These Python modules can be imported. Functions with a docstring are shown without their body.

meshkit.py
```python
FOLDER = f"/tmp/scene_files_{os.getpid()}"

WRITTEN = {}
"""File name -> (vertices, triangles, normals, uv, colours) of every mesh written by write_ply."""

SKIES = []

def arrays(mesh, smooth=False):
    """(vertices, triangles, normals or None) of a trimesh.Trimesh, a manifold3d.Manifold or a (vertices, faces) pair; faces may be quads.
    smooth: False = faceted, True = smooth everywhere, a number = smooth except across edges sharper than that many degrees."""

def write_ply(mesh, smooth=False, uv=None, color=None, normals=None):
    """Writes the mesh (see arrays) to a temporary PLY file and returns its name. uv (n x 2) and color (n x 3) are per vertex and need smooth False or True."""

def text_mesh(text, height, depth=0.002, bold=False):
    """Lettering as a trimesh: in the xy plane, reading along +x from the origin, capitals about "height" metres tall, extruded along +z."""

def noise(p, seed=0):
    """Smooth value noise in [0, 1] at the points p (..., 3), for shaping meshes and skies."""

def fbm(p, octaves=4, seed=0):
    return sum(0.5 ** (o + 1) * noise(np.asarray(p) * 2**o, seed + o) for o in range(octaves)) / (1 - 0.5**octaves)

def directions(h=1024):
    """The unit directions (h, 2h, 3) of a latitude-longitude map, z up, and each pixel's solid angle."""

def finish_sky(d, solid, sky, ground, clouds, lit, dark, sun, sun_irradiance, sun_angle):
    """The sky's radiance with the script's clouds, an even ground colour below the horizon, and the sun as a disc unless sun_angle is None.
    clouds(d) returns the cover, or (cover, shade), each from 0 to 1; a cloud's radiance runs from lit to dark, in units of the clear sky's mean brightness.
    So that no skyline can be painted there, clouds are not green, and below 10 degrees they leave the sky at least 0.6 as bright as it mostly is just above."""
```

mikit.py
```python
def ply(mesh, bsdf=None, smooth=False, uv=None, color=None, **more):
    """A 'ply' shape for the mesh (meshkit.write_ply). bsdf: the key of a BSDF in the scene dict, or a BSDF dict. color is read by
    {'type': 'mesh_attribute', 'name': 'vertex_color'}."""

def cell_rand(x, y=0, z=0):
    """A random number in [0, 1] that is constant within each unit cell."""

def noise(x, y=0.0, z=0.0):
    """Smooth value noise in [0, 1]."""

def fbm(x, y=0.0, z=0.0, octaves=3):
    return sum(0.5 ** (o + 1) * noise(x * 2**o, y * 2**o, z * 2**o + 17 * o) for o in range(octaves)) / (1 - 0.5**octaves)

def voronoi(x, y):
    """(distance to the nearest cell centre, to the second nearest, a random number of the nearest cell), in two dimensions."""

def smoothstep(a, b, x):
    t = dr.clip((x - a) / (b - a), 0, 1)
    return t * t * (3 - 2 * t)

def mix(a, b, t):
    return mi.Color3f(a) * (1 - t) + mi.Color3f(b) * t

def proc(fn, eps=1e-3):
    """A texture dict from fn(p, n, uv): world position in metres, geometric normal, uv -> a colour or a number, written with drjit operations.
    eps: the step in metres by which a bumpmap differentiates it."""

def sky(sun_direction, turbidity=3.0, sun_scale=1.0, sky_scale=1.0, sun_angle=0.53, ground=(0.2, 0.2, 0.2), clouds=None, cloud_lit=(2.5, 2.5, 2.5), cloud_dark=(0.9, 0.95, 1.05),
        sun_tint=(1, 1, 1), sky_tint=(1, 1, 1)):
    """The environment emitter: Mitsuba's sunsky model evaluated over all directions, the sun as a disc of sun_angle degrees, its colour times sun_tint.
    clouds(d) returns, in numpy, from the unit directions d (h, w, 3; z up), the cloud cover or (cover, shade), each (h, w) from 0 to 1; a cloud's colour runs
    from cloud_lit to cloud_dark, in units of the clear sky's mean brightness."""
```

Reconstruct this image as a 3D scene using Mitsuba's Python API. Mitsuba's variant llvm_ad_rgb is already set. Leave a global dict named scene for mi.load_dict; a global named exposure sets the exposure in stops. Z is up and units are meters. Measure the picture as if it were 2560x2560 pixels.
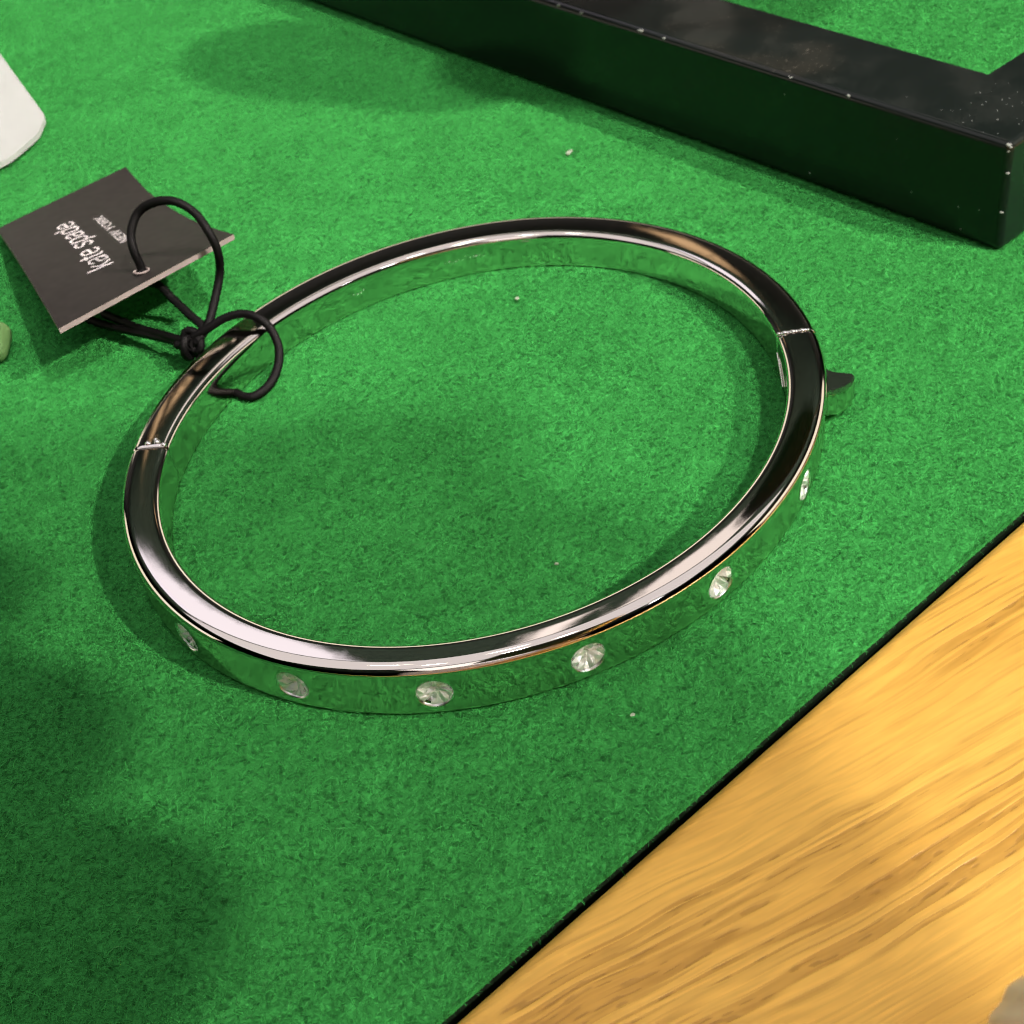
import math
import numpy as np
import trimesh
import manifold3d as m3
import shapely
from shapely import geometry as sg
import drjit as dr
import mitsuba as mi
import mikit
import meshkit
from mikit import noise, fbm, smoothstep, mix, cell_rand

rng = np.random.default_rng(7)
T = mi.ScalarTransform4f
MM = 0.001
scene, labels = {}, {}
exposure = 0.0

# ------------------------------------------------------------------ camera (lengths below in millimetres, written out in metres)
CAM = np.array([1.662, -105.224, 80.928])
VIEW = np.array([0.0, 0.76046, -0.64939])
UP = np.array([0.16167, 0.64085, 0.75045])
RIGHT = np.cross(VIEW, UP)
scene['camera'] = {
    'type': 'thinlens', 'fov': 38.0, 'fov_axis': 'x', 'near_clip': 0.005, 'far_clip': 20.0,
    'aperture_radius': 0.00022, 'focus_distance': 0.106,
    'to_world': T().look_at(origin=(CAM * MM).tolist(), target=((CAM + VIEW * 100) * MM).tolist(), up=UP.tolist()),
}


# ------------------------------------------------------------------ helpers
def numbered(name):
    if name not in scene and name not in labels and not any(k.startswith(name + '__') for k in scene):
        return name
    n = 1
    while True:
        k = f'{name}_{n:03d}'
        if k not in scene and k not in labels and not any(q.startswith(k + '__') for q in scene):
            return k
        n += 1


def scaled(mesh):
    if hasattr(mesh, 'to_mesh'):
        q = mesh.to_mesh()
        mesh = trimesh.Trimesh(q.vert_properties[:, :3], q.tri_verts, process=False)
    if isinstance(mesh, (tuple, list)):
        v, f = np.asarray(mesh[0], float), np.asarray(mesh[1], int)
        if f.shape[1] == 4:
            f = np.vstack([f[:, [0, 1, 2]], f[:, [0, 2, 3]]])
        mesh = trimesh.Trimesh(v, f, process=False)
    return trimesh.Trimesh(np.array(mesh.vertices) * MM, np.array(mesh.faces), process=False)


def obj(name, mesh, bsdf, parent=None, smooth=30, color=None, label=None, **more):
    key = numbered(name if parent is None else f'{parent}__{name}')
    scene[key] = mikit.ply(scaled(mesh), bsdf, smooth=smooth, color=color, **more)
    if label:
        labels[key] = {'label': label}
    return key


def raw(name, v, f, nrm, bsdf, parent):
    """A part with its own vertex normals."""
    key = numbered(f'{parent}__{name}')
    path = meshkit.write_ply((np.asarray(v) * MM, f), False, normals=nrm)
    scene[key] = {'type': 'ply', 'filename': path, 'face_normals': False, 'bsdf': {'type': 'ref', 'id': bsdf}}
    return key


def thing(name, label, cat, group=None):
    key = numbered(name)
    labels[key] = {'label': label, 'category': cat}
    if group:
        labels[key]['group'] = group
    return key


def tag(key, label, cat, group=None):
    labels[key] = {'label': label, 'category': cat}
    if group:
        labels[key]['group'] = group


def rgb(*c):
    return {'type': 'rgb', 'value': list(c)}


def hull_box(lo, hi, r, seg=16):
    """A box with rounded edges: the hull of eight spheres."""
    lo, hi = np.asarray(lo, float), np.asarray(hi, float)
    s = m3.Manifold.sphere(r, seg)
    return m3.Manifold.batch_hull([s.translate([x, y, z]) for x in (lo[0] + r, hi[0] - r) for y in (lo[1] + r, hi[1] - r) for z in (lo[2] + r, hi[2] - r)])


def catmull(pts, n):
    p = np.asarray(pts, float)
    p = np.vstack([2 * p[0] - p[1], p, 2 * p[-1] - p[-2]])
    out = []
    for i in range(1, len(p) - 2):
        t = np.linspace(0, 1, n, endpoint=False)[:, None]
        a, b, c, d = p[i - 1], p[i], p[i + 1], p[i + 2]
        out.append(0.5 * (2 * b + (c - a) * t + (2 * a - 5 * b + 4 * c - d) * t ** 2 + (3 * b - a - 3 * c + d) * t ** 3))
    return np.vstack([*out, p[-2:-1]])


def tube(path, r, seg=14, braid=0.0):
    """A round tube along the path, capped; braid: height of a woven relief."""
    p = np.asarray(path, float)
    t = np.gradient(p, axis=0)
    t /= np.linalg.norm(t, axis=1, keepdims=True)
    a = np.cross(t[0], [0.3, 0.2, 0.9])
    a /= np.linalg.norm(a)
    L = np.concatenate([[0], np.cumsum(np.linalg.norm(np.diff(p, axis=0), axis=1))])
    rows = []
    for i in range(len(p)):
        a = a - t[i] * (a @ t[i])
        a /= np.linalg.norm(a)
        b = np.cross(t[i], a)
        ang = np.arange(seg) * 2 * np.pi / seg
        rr = r + braid * (np.sin(4 * ang + L[i] * 9) * np.sin(-4 * ang + L[i] * 9))
        rows.append(p[i] + (np.cos(ang) * rr)[:, None] * a + (np.sin(ang) * rr)[:, None] * b)
    v = np.vstack([*rows, p[:1], p[-1:]])
    n = len(p)
    f = []
    k = np.arange(seg)
    k2 = (k + 1) % seg
    for i in range(n - 1):
        f += [np.stack([i * seg + k, i * seg + k2, (i + 1) * seg + k2], 1), np.stack([i * seg + k, (i + 1) * seg + k2, (i + 1) * seg + k], 1)]
    f += [np.stack([k2, k, 0 * k + n * seg], 1), np.stack([(n - 1) * seg + k, (n - 1) * seg + k2, 0 * k + n * seg + 1], 1)]
    return trimesh.Trimesh(v, np.vstack(f), process=False)


# ------------------------------------------------------------------ lamps: two bright spot lamps to the right, dim light panels in the ceiling above
def lamp(name, label, direction, dist, radius, power, aim, snoot):
    """A track spot: glowing lens deep in a tubular snoot, which narrows its beam round the point it aims at."""
    d = np.asarray(direction, float)
    pos = d / np.linalg.norm(d) * dist
    k = thing(name, label, 'spot lamp')
    d = pos - np.asarray(aim, float)
    d /= np.linalg.norm(d)
    x = np.cross(d, [0, 0, 1])
    x /= np.linalg.norm(x)
    y = np.cross(d, x)
    ang = np.arange(40) * 2 * np.pi / 40
    ring = lambda r, o: pos + d * o + np.cos(ang)[:, None] * x * r + np.sin(ang)[:, None] * y * r
    v = np.vstack([ring(radius, 0), pos[None]])
    i = np.arange(40)
    f = np.stack([i, (i + 1) % 40, 0 * i + 40], 1)
    n = np.cross(v[f[0, 1]] - v[f[0, 0]], v[f[0, 2]] - v[f[0, 0]])
    if n @ d > 0:
        f = f[:, ::-1]
    obj('lens', (v, f), 'black_plastic', k, smooth=False, emitter={'type': 'area', 'radiance': rgb(*power)})
    v = np.vstack([ring(radius * 1.02, -snoot), ring(radius * 1.18, -snoot), ring(radius * 1.18, 90), ring(radius * 0.5, 120), ring(radius * 1.02, 2)])
    f = []
    for a, b in ((0, 1), (1, 2), (2, 3), (4, 0)):
        f += [np.stack([a * 40 + i, a * 40 + (i + 1) % 40, b * 40 + (i + 1) % 40], 1), np.stack([a * 40 + i, b * 40 + (i + 1) % 40, b * 40 + i], 1)]
    obj('housing', (v, np.vstack(f)), 'black_plastic', k, smooth=False)
    return k


def sph(az, el):
    a, e = math.radians(az), math.radians(el)
    return [math.cos(a) * math.cos(e), math.sin(a) * math.cos(e), math.sin(e)]


scene['black_plastic'] = {'type': 'twosided', 'bsdf': {'type': 'roughplastic', 'diffuse_reflectance': rgb(0.02, 0.02, 0.02), 'alpha': 0.2}}
lamp('spot_lamp', 'bright warm spot lamp hanging lower on the right of the counter', sph(-33, 40), 2200, 32, (6600, 6100, 5350), (30, 110, 0), 220)
lamp('spot_lamp', 'bright neutral spot lamp hanging higher on the right of the counter', sph(-42, 56), 2000, 55, (1250, 1190, 1090), (30, 110, 0), 220)
SMALL = [(-250, -180), (150, -260), (380, -120), (60, 330), (-420, 250)]
SMALL_TEXT = ['on the near left', 'near the middle', 'on the near right', 'beyond the middle', 'on the far left']
CEIL = 1750.0
PANELS = [  # x0, x1, y0, y1, radiance, label
    (-1500, -370, 1130, 2180, (1.15, 1.06, 1.20), 'wide pale light panel in the ceiling on the far left'),
    (-2100, 1900, -800, 1000, (0.82, 0.75, 0.78), 'very wide pale light panel in the ceiling straight above the counter'),
    (-650, 650, -2500, -960, (1.45, 1.32, 1.30), 'bright light panel in the ceiling behind the photographer'),
    (20, 115, 1130, 1900, (1.25, 1.10, 1.08), 'narrow pale light strip in the ceiling beyond the counter'),
    (262, 640, 1130, 2060, (1.05, 0.92, 0.90), 'pinkish light panel in the ceiling on the far right'),
]
scene['ceiling_paint'] = {'type': 'twosided', 'bsdf': {'type': 'diffuse', 'reflectance': rgb(0.24, 0.37, 0.34)}}
k = obj('ceiling', hull_box((-2600, -2700, CEIL), (2600, 2750, CEIL + 60), 5), 'ceiling_paint')
labels[k] = {'kind': 'structure'}
for x0, x1, y0, y1, L, text in PANELS:
    k = thing('ceiling_light', text, 'ceiling light')
    z = CEIL - 8
    v = np.array([[x0, y0, z], [x1, y0, z], [x1, y1, z], [x0, y1, z]])
    obj('diffuser', (v, [[0, 2, 1], [0, 3, 2]]), 'black_plastic', k, smooth=False, emitter={'type': 'area', 'radiance': rgb(*L)})
    fr = [trimesh.creation.box(bounds=b) for b in ([[x0 - 12, y0 - 12, z - 6], [x0 - 1, y1 + 12, z + 7]], [[x1 + 1, y0 - 12, z - 6], [x1 + 12, y1 + 12, z + 7]],
                                                   [[x0 - 1, y0 - 12, z - 6], [x1 + 1, y0 - 1, z + 7]], [[x0 - 1, y1 + 1, z - 6], [x1 + 1, y1 + 12, z + 7]])]
    obj('frame', trimesh.util.concatenate(fr), 'black_plastic', k, smooth=False)

for j, (x, y) in enumerate(SMALL):
    k = thing('downlight', f'small warm downlight in the ceiling {SMALL_TEXT[j]}', 'downlight')
    z = CEIL - 14
    a = np.arange(24) * 2 * np.pi / 24
    v = np.vstack([np.column_stack([x + 42 * np.cos(a), y + 42 * np.sin(a), np.full(24, z)]), [[x, y, z]]])
    i = np.arange(24)
    obj('lens', (v, np.stack([(i + 1) % 24, i, 0 * i + 24], 1)), 'black_plastic', k, smooth=False, emitter={'type': 'area', 'radiance': rgb(40, 36, 29)})
for x, w_, z0, z1, text in ((410, 60, 1420, 1640, 'right'), (-640, 55, 1540, 1650, 'left'), (-775, 22, 1500, 1735, 'far left')):
    k = thing('wall_lamp', f'warm amber wall lamp high on the far wall to the {text}', 'wall lamp')
    v = np.array([[x - w_, 2600, z0], [x + w_, 2600, z0], [x + w_, 2600, z1], [x - w_, 2600, z1]])
    obj('shade', (v, [[0, 1, 2], [0, 2, 3]]), 'black_plastic', k, smooth=False, emitter={'type': 'area', 'radiance': rgb(0.70, 0.45, 0.25)})
    obj('back_plate', trimesh.creation.box(bounds=[[x - w_ - 10, 2604, z0 - 10], [x + w_ + 10, 2630, z1 + 10]]), 'black_plastic', k, smooth=False)

scene['wall_paint'] = {'type': 'twosided', 'bsdf': {'type': 'diffuse', 'reflectance': rgb(0.15, 0.155, 0.16)}}
k = obj('wall', trimesh.creation.box(bounds=[[-2600, 2756, -900], [2600, 2800, CEIL]]), 'wall_paint', smooth=False)
labels[k] = {'kind': 'structure'}
for text, quad in (('far', [(-1700, 2640, 180), (1700, 2640, 180), (1700, 2640, 820), (-1700, 2640, 820)]), ('left', [(-2400, -300, 180), (-2400, 2400, 180), (-2400, 2400, 820), (-2400, -300, 820)]), ('right', [(2400, 2400, 350), (2400, -200, 350), (2400, -200, 1150), (2400, 2400, 1150)])):
    k = thing('display_case', f'long warmly lit display case along the {text} side of the shop', 'display case')
    q = np.array(quad, float)
    obj('lit_back', (q, [[0, 1, 2], [0, 2, 3]]), 'black_plastic', k, smooth=False, emitter={'type': 'area', 'radiance': rgb(1.15, 1.02, 0.82)})
    off = {'far': np.array([0, 6, 0]), 'left': np.array([-6, 0, 0]), 'right': np.array([6, 0, 0])}[text]
    obj('cabinet', trimesh.creation.box(bounds=[np.minimum(q.min(0) + off, q.min(0) + off * 18) - [0, 0, 900], np.maximum(q.max(0) + off, q.max(0) + off * 18) + [0, 0, 60]]), 'black_plastic', k, smooth=False)

# ------------------------------------------------------------------ materials
FELT = (0.0355, 0.238, 0.051)


def felt_color(p, n, uv):
    x, y = p.x * 1000, p.y * 1000
    m = 0.62 + 0.34 * fbm(x * 0.10, y * 0.10, 3.0, 3) + 0.42 * fbm(x * 0.55, y * 0.55, 13.0, 3)
    m += 0.7 * (fbm(x * 3.1, y * 3.1, 7.0, 3) - 0.5)
    m *= 1 - 0.45 * smoothstep(0.62, 0.85, noise(x * 3.4, y * 3.4, 21.0))
    return mi.Color3f(*FELT) * m


def felt_bump(p, n, uv):
    x, y = p.x * 1000, p.y * 1000
    return fbm(x * 3.0, y * 3.0, 1.0, 4) + 0.6 * noise(x * 0.9, y * 0.9, 5.0)


scene['felt'] = {'type': 'twosided', 'bsdf': {'type': 'bumpmap', 'arbitrary': mikit.proc(felt_bump, 3e-5), 'scale': 0.00035,
                                             'bsdf': {'type': 'diffuse', 'reflectance': mikit.proc(felt_color)}}}
scene['fibre'] = {'type': 'twosided', 'bsdf': {'type': 'diffuse', 'reflectance': {'type': 'mesh_attribute', 'name': 'vertex_color'}}}
GA = math.radians(22.5)
GC, GS = math.cos(GA), math.sin(GA)


def wood_parts(p):
    x, y = p.x * 1000, p.y * 1000
    g, c = x * GC + y * GS, -x * GS + y * GC
    c = c + 2.2 * (noise(g * 0.045, c * 0.10, 4.0) - 0.5) + 0.35 * (noise(g * 0.25, c * 0.5, 14.0) - 0.5)
    band_ = smoothstep(0.30, 0.60, noise(g * 0.03, c * 0.16, 31.0))
    p1 = smoothstep(0.63, 0.76, noise(g * 0.060, c * 1.7, 9.0))
    p2 = smoothstep(0.63, 0.78, noise(g * 0.10 + 40, c * 3.6, 19.0))
    p3 = smoothstep(0.55, 0.80, noise(g * 0.16 + 80, c * 7.0, 29.0))
    pores = dr.maximum(p1 * (0.45 + 0.55 * band_), 0.75 * p2 * (0.4 + 0.6 * band_)) * (0.6 + 0.4 * noise(g * 0.5, c * 2.0, 3.0)) + 0.16 * p3
    tick = 0.5 * smoothstep(0.68, 0.84, noise(g * 0.8, c * 6.0, 12.0)) * smoothstep(0.40, 0.70, pores)
    broad = fbm(g * 0.03, c * 0.20, 20.0, 3)
    fine = fbm(g * 0.35, c * 4.5, 55.0, 2)
    return pores, tick, broad, fine


def wood_color(p, n, uv):
    pores, tick, broad, fine = wood_parts(p)
    col = mix((0.510, 0.278, 0.047), (0.570, 0.330, 0.062), smoothstep(0.3, 0.7, broad))
    col = col * (0.88 + 0.24 * fine)
    col = mix(col, (0.255, 0.115, 0.014), 0.60 * pores)
    return mix(col, (0.13, 0.055, 0.009), 0.65 * tick)


def wood_bump(p, n, uv):
    pores, tick, broad, fine = wood_parts(p)
    return 0.12 * fine - 0.30 * pores - 0.45 * tick


scene['oak'] = {'type': 'bumpmap', 'arbitrary': mikit.proc(wood_bump, 6e-5), 'scale': 0.00012,
                'bsdf': {'type': 'principled', 'base_color': mikit.proc(wood_color), 'roughness': 0.42, 'specular': 0.45}}


def scratch(p, n, uv):
    x, y, z = p.x * 1000, p.y * 1000, p.z * 1000
    return 0.024 + 0.05 * smoothstep(0.62, 0.85, noise(x * 2.1 + y * 0.4, y * 2.0 - x * 0.3, z * 1.5))


def wavy(p, n, uv):
    x, y, z = p.x * 1000, p.y * 1000, p.z * 1000
    return noise(x * 0.22, y * 0.22, z * 0.22) + 0.12 * noise(x * 0.9 + 3, y * 0.9, z * 0.9)


def worn(p, n, uv):
    x, y, z = p.x * 1000, p.y * 1000, p.z * 1000
    return 0.008 + 0.007 * smoothstep(0.60, 0.75, fbm(x * 0.8, y * 0.8, z * 0.8, 3))


scene['silver'] = {'type': 'twosided', 'bsdf': {'type': 'bumpmap', 'arbitrary': mikit.proc(wavy, 5e-5), 'scale': 0.000012,
                                                'bsdf': {'type': 'roughconductor', 'distribution': 'beckmann', 'alpha': mikit.proc(worn),
                                                         'eta': rgb(0.9, 0.95, 1.0), 'k': rgb(6.6, 6.3, 5.6), 'specular_reflectance': rgb(0.90, 0.86, 0.80)}}}
scene['silver_cut'] = {'type': 'twosided', 'bsdf': {'type': 'roughconductor', 'distribution': 'beckmann', 'alpha': 0.12,
                                                    'eta': rgb(0.7, 0.7, 0.75), 'k': rgb(6.6, 6.3, 5.8)}}
scene['crystal'] = {'type': 'thindielectric', 'int_ior': 1.35, 'ext_ior': 1.0}
scene['bright_facet'] = {'type': 'twosided', 'bsdf': {'type': 'blendbsdf', 'weight': 0.40,
                         'a': {'type': 'roughconductor', 'distribution': 'beckmann', 'alpha': 0.26, 'eta': rgb(0.15, 0.15, 0.15), 'k': rgb(4.5, 4.4, 4.2)},
                         'b': {'type': 'diffuse', 'reflectance': rgb(0.93, 0.93, 0.91)}}}


def lacquer_rough(p, n, uv):
    x, y = p.x * 1000, p.y * 1000
    return 0.16 + 0.14 * smoothstep(0.40, 0.72, fbm(x * 0.16, y * 0.16, 6.0, 4))


def lacquer_color(p, n, uv):
    x, y, z = p.x * 1000, p.y * 1000, p.z * 1000
    smear = smoothstep(0.50, 0.75, fbm(x * 0.13 + 5, y * 0.13, z * 0.1, 4)) * smoothstep(0.5, 0.95, n.z)
    grit = smoothstep(0.76, 0.9, noise(x * 3.6, y * 3.6, z * 3.6)) * smoothstep(0.5, 0.95, n.z)
    return mi.Color3f(0.006, 0.009, 0.008) + mi.Color3f(0.030, 0.022, 0.016) * smear * 0.35 + mi.Color3f(0.04, 0.036, 0.03) * grit * smear


scene['lacquer'] = {'type': 'principled', 'base_color': mikit.proc(lacquer_color), 'roughness': mikit.proc(lacquer_rough), 'specular': 0.35}
scene['worn_edge'] = {'type': 'diffuse', 'reflectance': rgb(0.22, 0.23, 0.22)}
scene['cord_black'] = {'type': 'roughplastic', 'diffuse_reflectance': rgb(0.007, 0.0065, 0.007), 'alpha': 0.4, 'specular_reflectance': rgb(0.28, 0.27, 0.27)}


def card_color(p, n, uv):
    x, y = p.x * 1000, p.y * 1000
    return mi.Color3f(0.016, 0.013, 0.012) * (0.8 + 0.4 * fbm(x * 1.2, y * 1.2, 3.0, 3))


scene['card_black'] = {'type': 'twosided', 'bsdf': {'type': 'principled', 'base_color': mikit.proc(card_color), 'roughness': 0.55, 'specular': 0.25}}
scene['card_core'] = {'type': 'twosided', 'bsdf': {'type': 'diffuse', 'reflectance': rgb(0.34, 0.28, 0.27)}}
scene['white_ink'] = {'type': 'twosided', 'bsdf': {'type': 'diffuse', 'reflectance': rgb(0.62, 0.57, 0.58)}}
scene['white_card'] = {'type': 'twosided', 'bsdf': {'type': 'principled', 'base_color': rgb(0.37, 0.38, 0.37), 'roughness': 0.5}}
scene['lint'] = {'type': 'twosided', 'bsdf': {'type': 'diffuse', 'reflectance': rgb(0.30, 0.36, 0.27)}}
scene['jade'] = {'type': 'principled', 'base_color': rgb(0.085, 0.16, 0.055), 'roughness': 0.4}


def skin_color(p, n, uv):
    x, y, z = p.x * 1000, p.y * 1000, p.z * 1000
    return mix((0.88, 0.62, 0.38), (0.92, 0.68, 0.43), fbm(x * 0.5, y * 0.5, z * 0.5, 3))


scene['skin'] = {'type': 'principled', 'base_color': mikit.proc(skin_color), 'roughness': 0.40, 'specular': 0.5}
scene['nail'] = {'type': 'principled', 'base_color': rgb(0.70, 0.45, 0.38), 'roughness': 0.22}
scene['shirt_cloth'] = {'type': 'diffuse', 'reflectance': rgb(0.74, 0.66, 0.67)}
scene['sleeve_cloth'] = {'type': 'diffuse', 'reflectance': rgb(0.03, 0.03, 0.035)}

# ------------------------------------------------------------------ the counter: green felt pad, dark base, oak edge
EA = math.radians(36.25)
ED = np.array([math.cos(EA), math.sin(EA)])            # along the oak edge
EN = np.array([-math.sin(EA), math.cos(EA)])           # from the oak towards the felt
E0 = np.array([-7.31, -56.40])                         # a point of the oak's edge


def edge_sheet(profile, s0, s1, n):
    """Sweeps (distance from the oak's edge, z) points along the edge."""
    s = np.linspace(s0, s1, n)
    v = np.vstack([np.column_stack([E0 + ED * a + EN * d for a in s]).T.reshape(-1, 2) for d, _ in profile])
    z = np.concatenate([np.full(n, z) for _, z in profile])
    v = np.column_stack([v, z])
    f = []
    i = np.arange(n - 1)
    for r in range(len(profile) - 1):
        a, b = r * n + i, (r + 1) * n + i
        f += [np.stack([a, a + 1, b + 1], 1), np.stack([a, b + 1, b], 1)]
    return trimesh.Trimesh(v, np.vstack(f), process=False)


GAP = 0.46
fr = 0.38
prof = [(GAP, -0.50), (GAP, -fr)] + [(GAP + fr - fr * math.cos(a), -fr + fr * math.sin(a)) for a in np.linspace(0.15, math.pi / 2, 7)] + [(300, 0.0)]
k = obj('felt_surface', edge_sheet(prof, -320, 320, 40), 'felt', smooth=40)
labels[k] = {'kind': 'structure', 'label': 'green felt covering the counter under the bangle'}
scene['black_board'] = {'type': 'twosided', 'bsdf': {'type': 'diffuse', 'reflectance': rgb(0.012, 0.020, 0.012)}}
k = obj('counter_base', edge_sheet([(-300, -2.6), (GAP + 0.06, -2.6), (GAP + 0.06, -0.52), (300, -0.52)], -330, 330, 20), 'black_board', smooth=False)
labels[k] = {'kind': 'structure'}
r = 1.3
prof = [(-260, -25.0), (-260, 0.05)] + [(-r + r * math.sin(a), 0.05 - r + r * math.cos(a)) for a in np.linspace(0, math.pi / 2, 9)] + [(0, -2.5)]
WOOD = obj('oak_edge', edge_sheet(prof, -320, 320, 40), 'oak', smooth=40)
tag(WOOD, 'honey coloured oak board with open grain beside the green felt', 'wooden board')


def fibres(n, x0, x1, y0, y1, length, width, segs, seed, keep, lean=None):
    g = np.random.default_rng(seed)
    p = np.column_stack([g.uniform(x0, x1, n), g.uniform(y0, y1, n)])
    p = p[keep(p)]
    n = len(p)
    a = g.uniform(0, 2 * np.pi, n) if lean is None else g.normal(lean, 0.7, n)
    curl = g.normal(0, 1.5, n)
    L = length * g.uniform(0.45, 1.5, n)
    lift = g.uniform(0.05, 0.34, n) * np.where(g.random(n) < 0.06, 1.7, 1)
    w = width * g.uniform(0.7, 1.3, n)
    col = np.array(FELT) * np.clip(g.normal(1.02, 0.34, n), 0.35, 2.2)[:, None]
    col += (g.random(n) < 0.035)[:, None] * np.array([0.04, 0.07, 0.04]) * g.uniform(0.2, 1.1, (n, 1))
    rows, z0 = [], -0.05
    q = p.copy()
    tilt = g.uniform(-0.8, 0.8, n)
    for s in range(segs + 1):
        t = s / segs
        ang = a + curl * t * 1.6
        z = z0 + lift * (np.sin(t * math.pi * g.uniform(0.55, 0.95, n)))
        side = np.column_stack([-np.sin(ang), np.cos(ang)]) * (w * (1 - 0.55 * t) / 2)[:, None]
        up = tilt * w * (1 - 0.55 * t) / 2
        rows.append(np.column_stack([q - side, z - up]))
        rows.append(np.column_stack([q + side, z + up]))
        q = q + np.column_stack([np.cos(ang), np.sin(ang)]) * (L / segs)[:, None]
    R = len(rows)
    v = np.stack(rows, 1).reshape(-1, 3)
    base = np.arange(n) * R
    f = []
    for s in range(segs):
        a_, b_, c_, d_ = (base + 2 * s + j for j in range(4))
        f += [np.stack([a_, b_, d_], 1), np.stack([a_, d_, c_], 1)]
    return v, np.vstack(f), np.repeat(col, R, 0)


on_felt = lambda p: (p - E0) @ EN > GAP - 0.04 + 0.16 * np.sin(p[:, 0] * 1.9 + np.sin(p[:, 0] * 0.7) * 2) ** 2
parts = [fibres(330_000, -62, 66, -62, 24, 0.62, 0.038, 3, 1, on_felt), fibres(190_000, -76, 86, 24, 134, 0.80, 0.060, 2, 2, on_felt)]
edge_strip = lambda p: (((p - E0) @ EN) > GAP - 0.02) & (((p - E0) @ EN) < GAP + 0.35)
parts.append(fibres(420_000, -16, 60, -62, -6, 0.48, 0.036, 3, 6, edge_strip, math.atan2(-EN[1], -EN[0])))
parts.append(fibres(1500, -60, 66, -62, 60, 2.2, 0.034, 3, 4, on_felt))
v = np.vstack([q[0] for q in parts])
off = np.cumsum([0] + [len(q[0]) for q in parts])
f = np.vstack([q[1] + o for q, o in zip(parts, off)])
c = np.vstack([q[2] for q in parts])
labels[obj('fibre', (v, f), 'fibre', 'felt_surface', smooth=False, color=c)] = {'kind': 'stuff'}

# ------------------------------------------------------------------ the bangle
A_, B_, PHI = 33.0, 29.71, 0.9425
H0, KH, T0, KT = 4.4165, 0.5604, 3.485, -0.5985
th = np.linspace(0, 2 * np.pi, 6001)
ex, ey = A_ * np.cos(th), B_ * np.sin(th)
OUT = np.column_stack([ex * math.cos(PHI) - ey * math.sin(PHI), ex * math.sin(PHI) + ey * math.cos(PHI)])
ARC = np.concatenate([[0], np.cumsum(np.linalg.norm(np.diff(OUT, axis=0), axis=1))])
PER = ARC[-1]


def centre(s):
    s = np.mod(s, PER)
    return np.column_stack([np.interp(s, ARC, OUT[:, 0]), np.interp(s, ARC, OUT[:, 1])])


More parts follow.
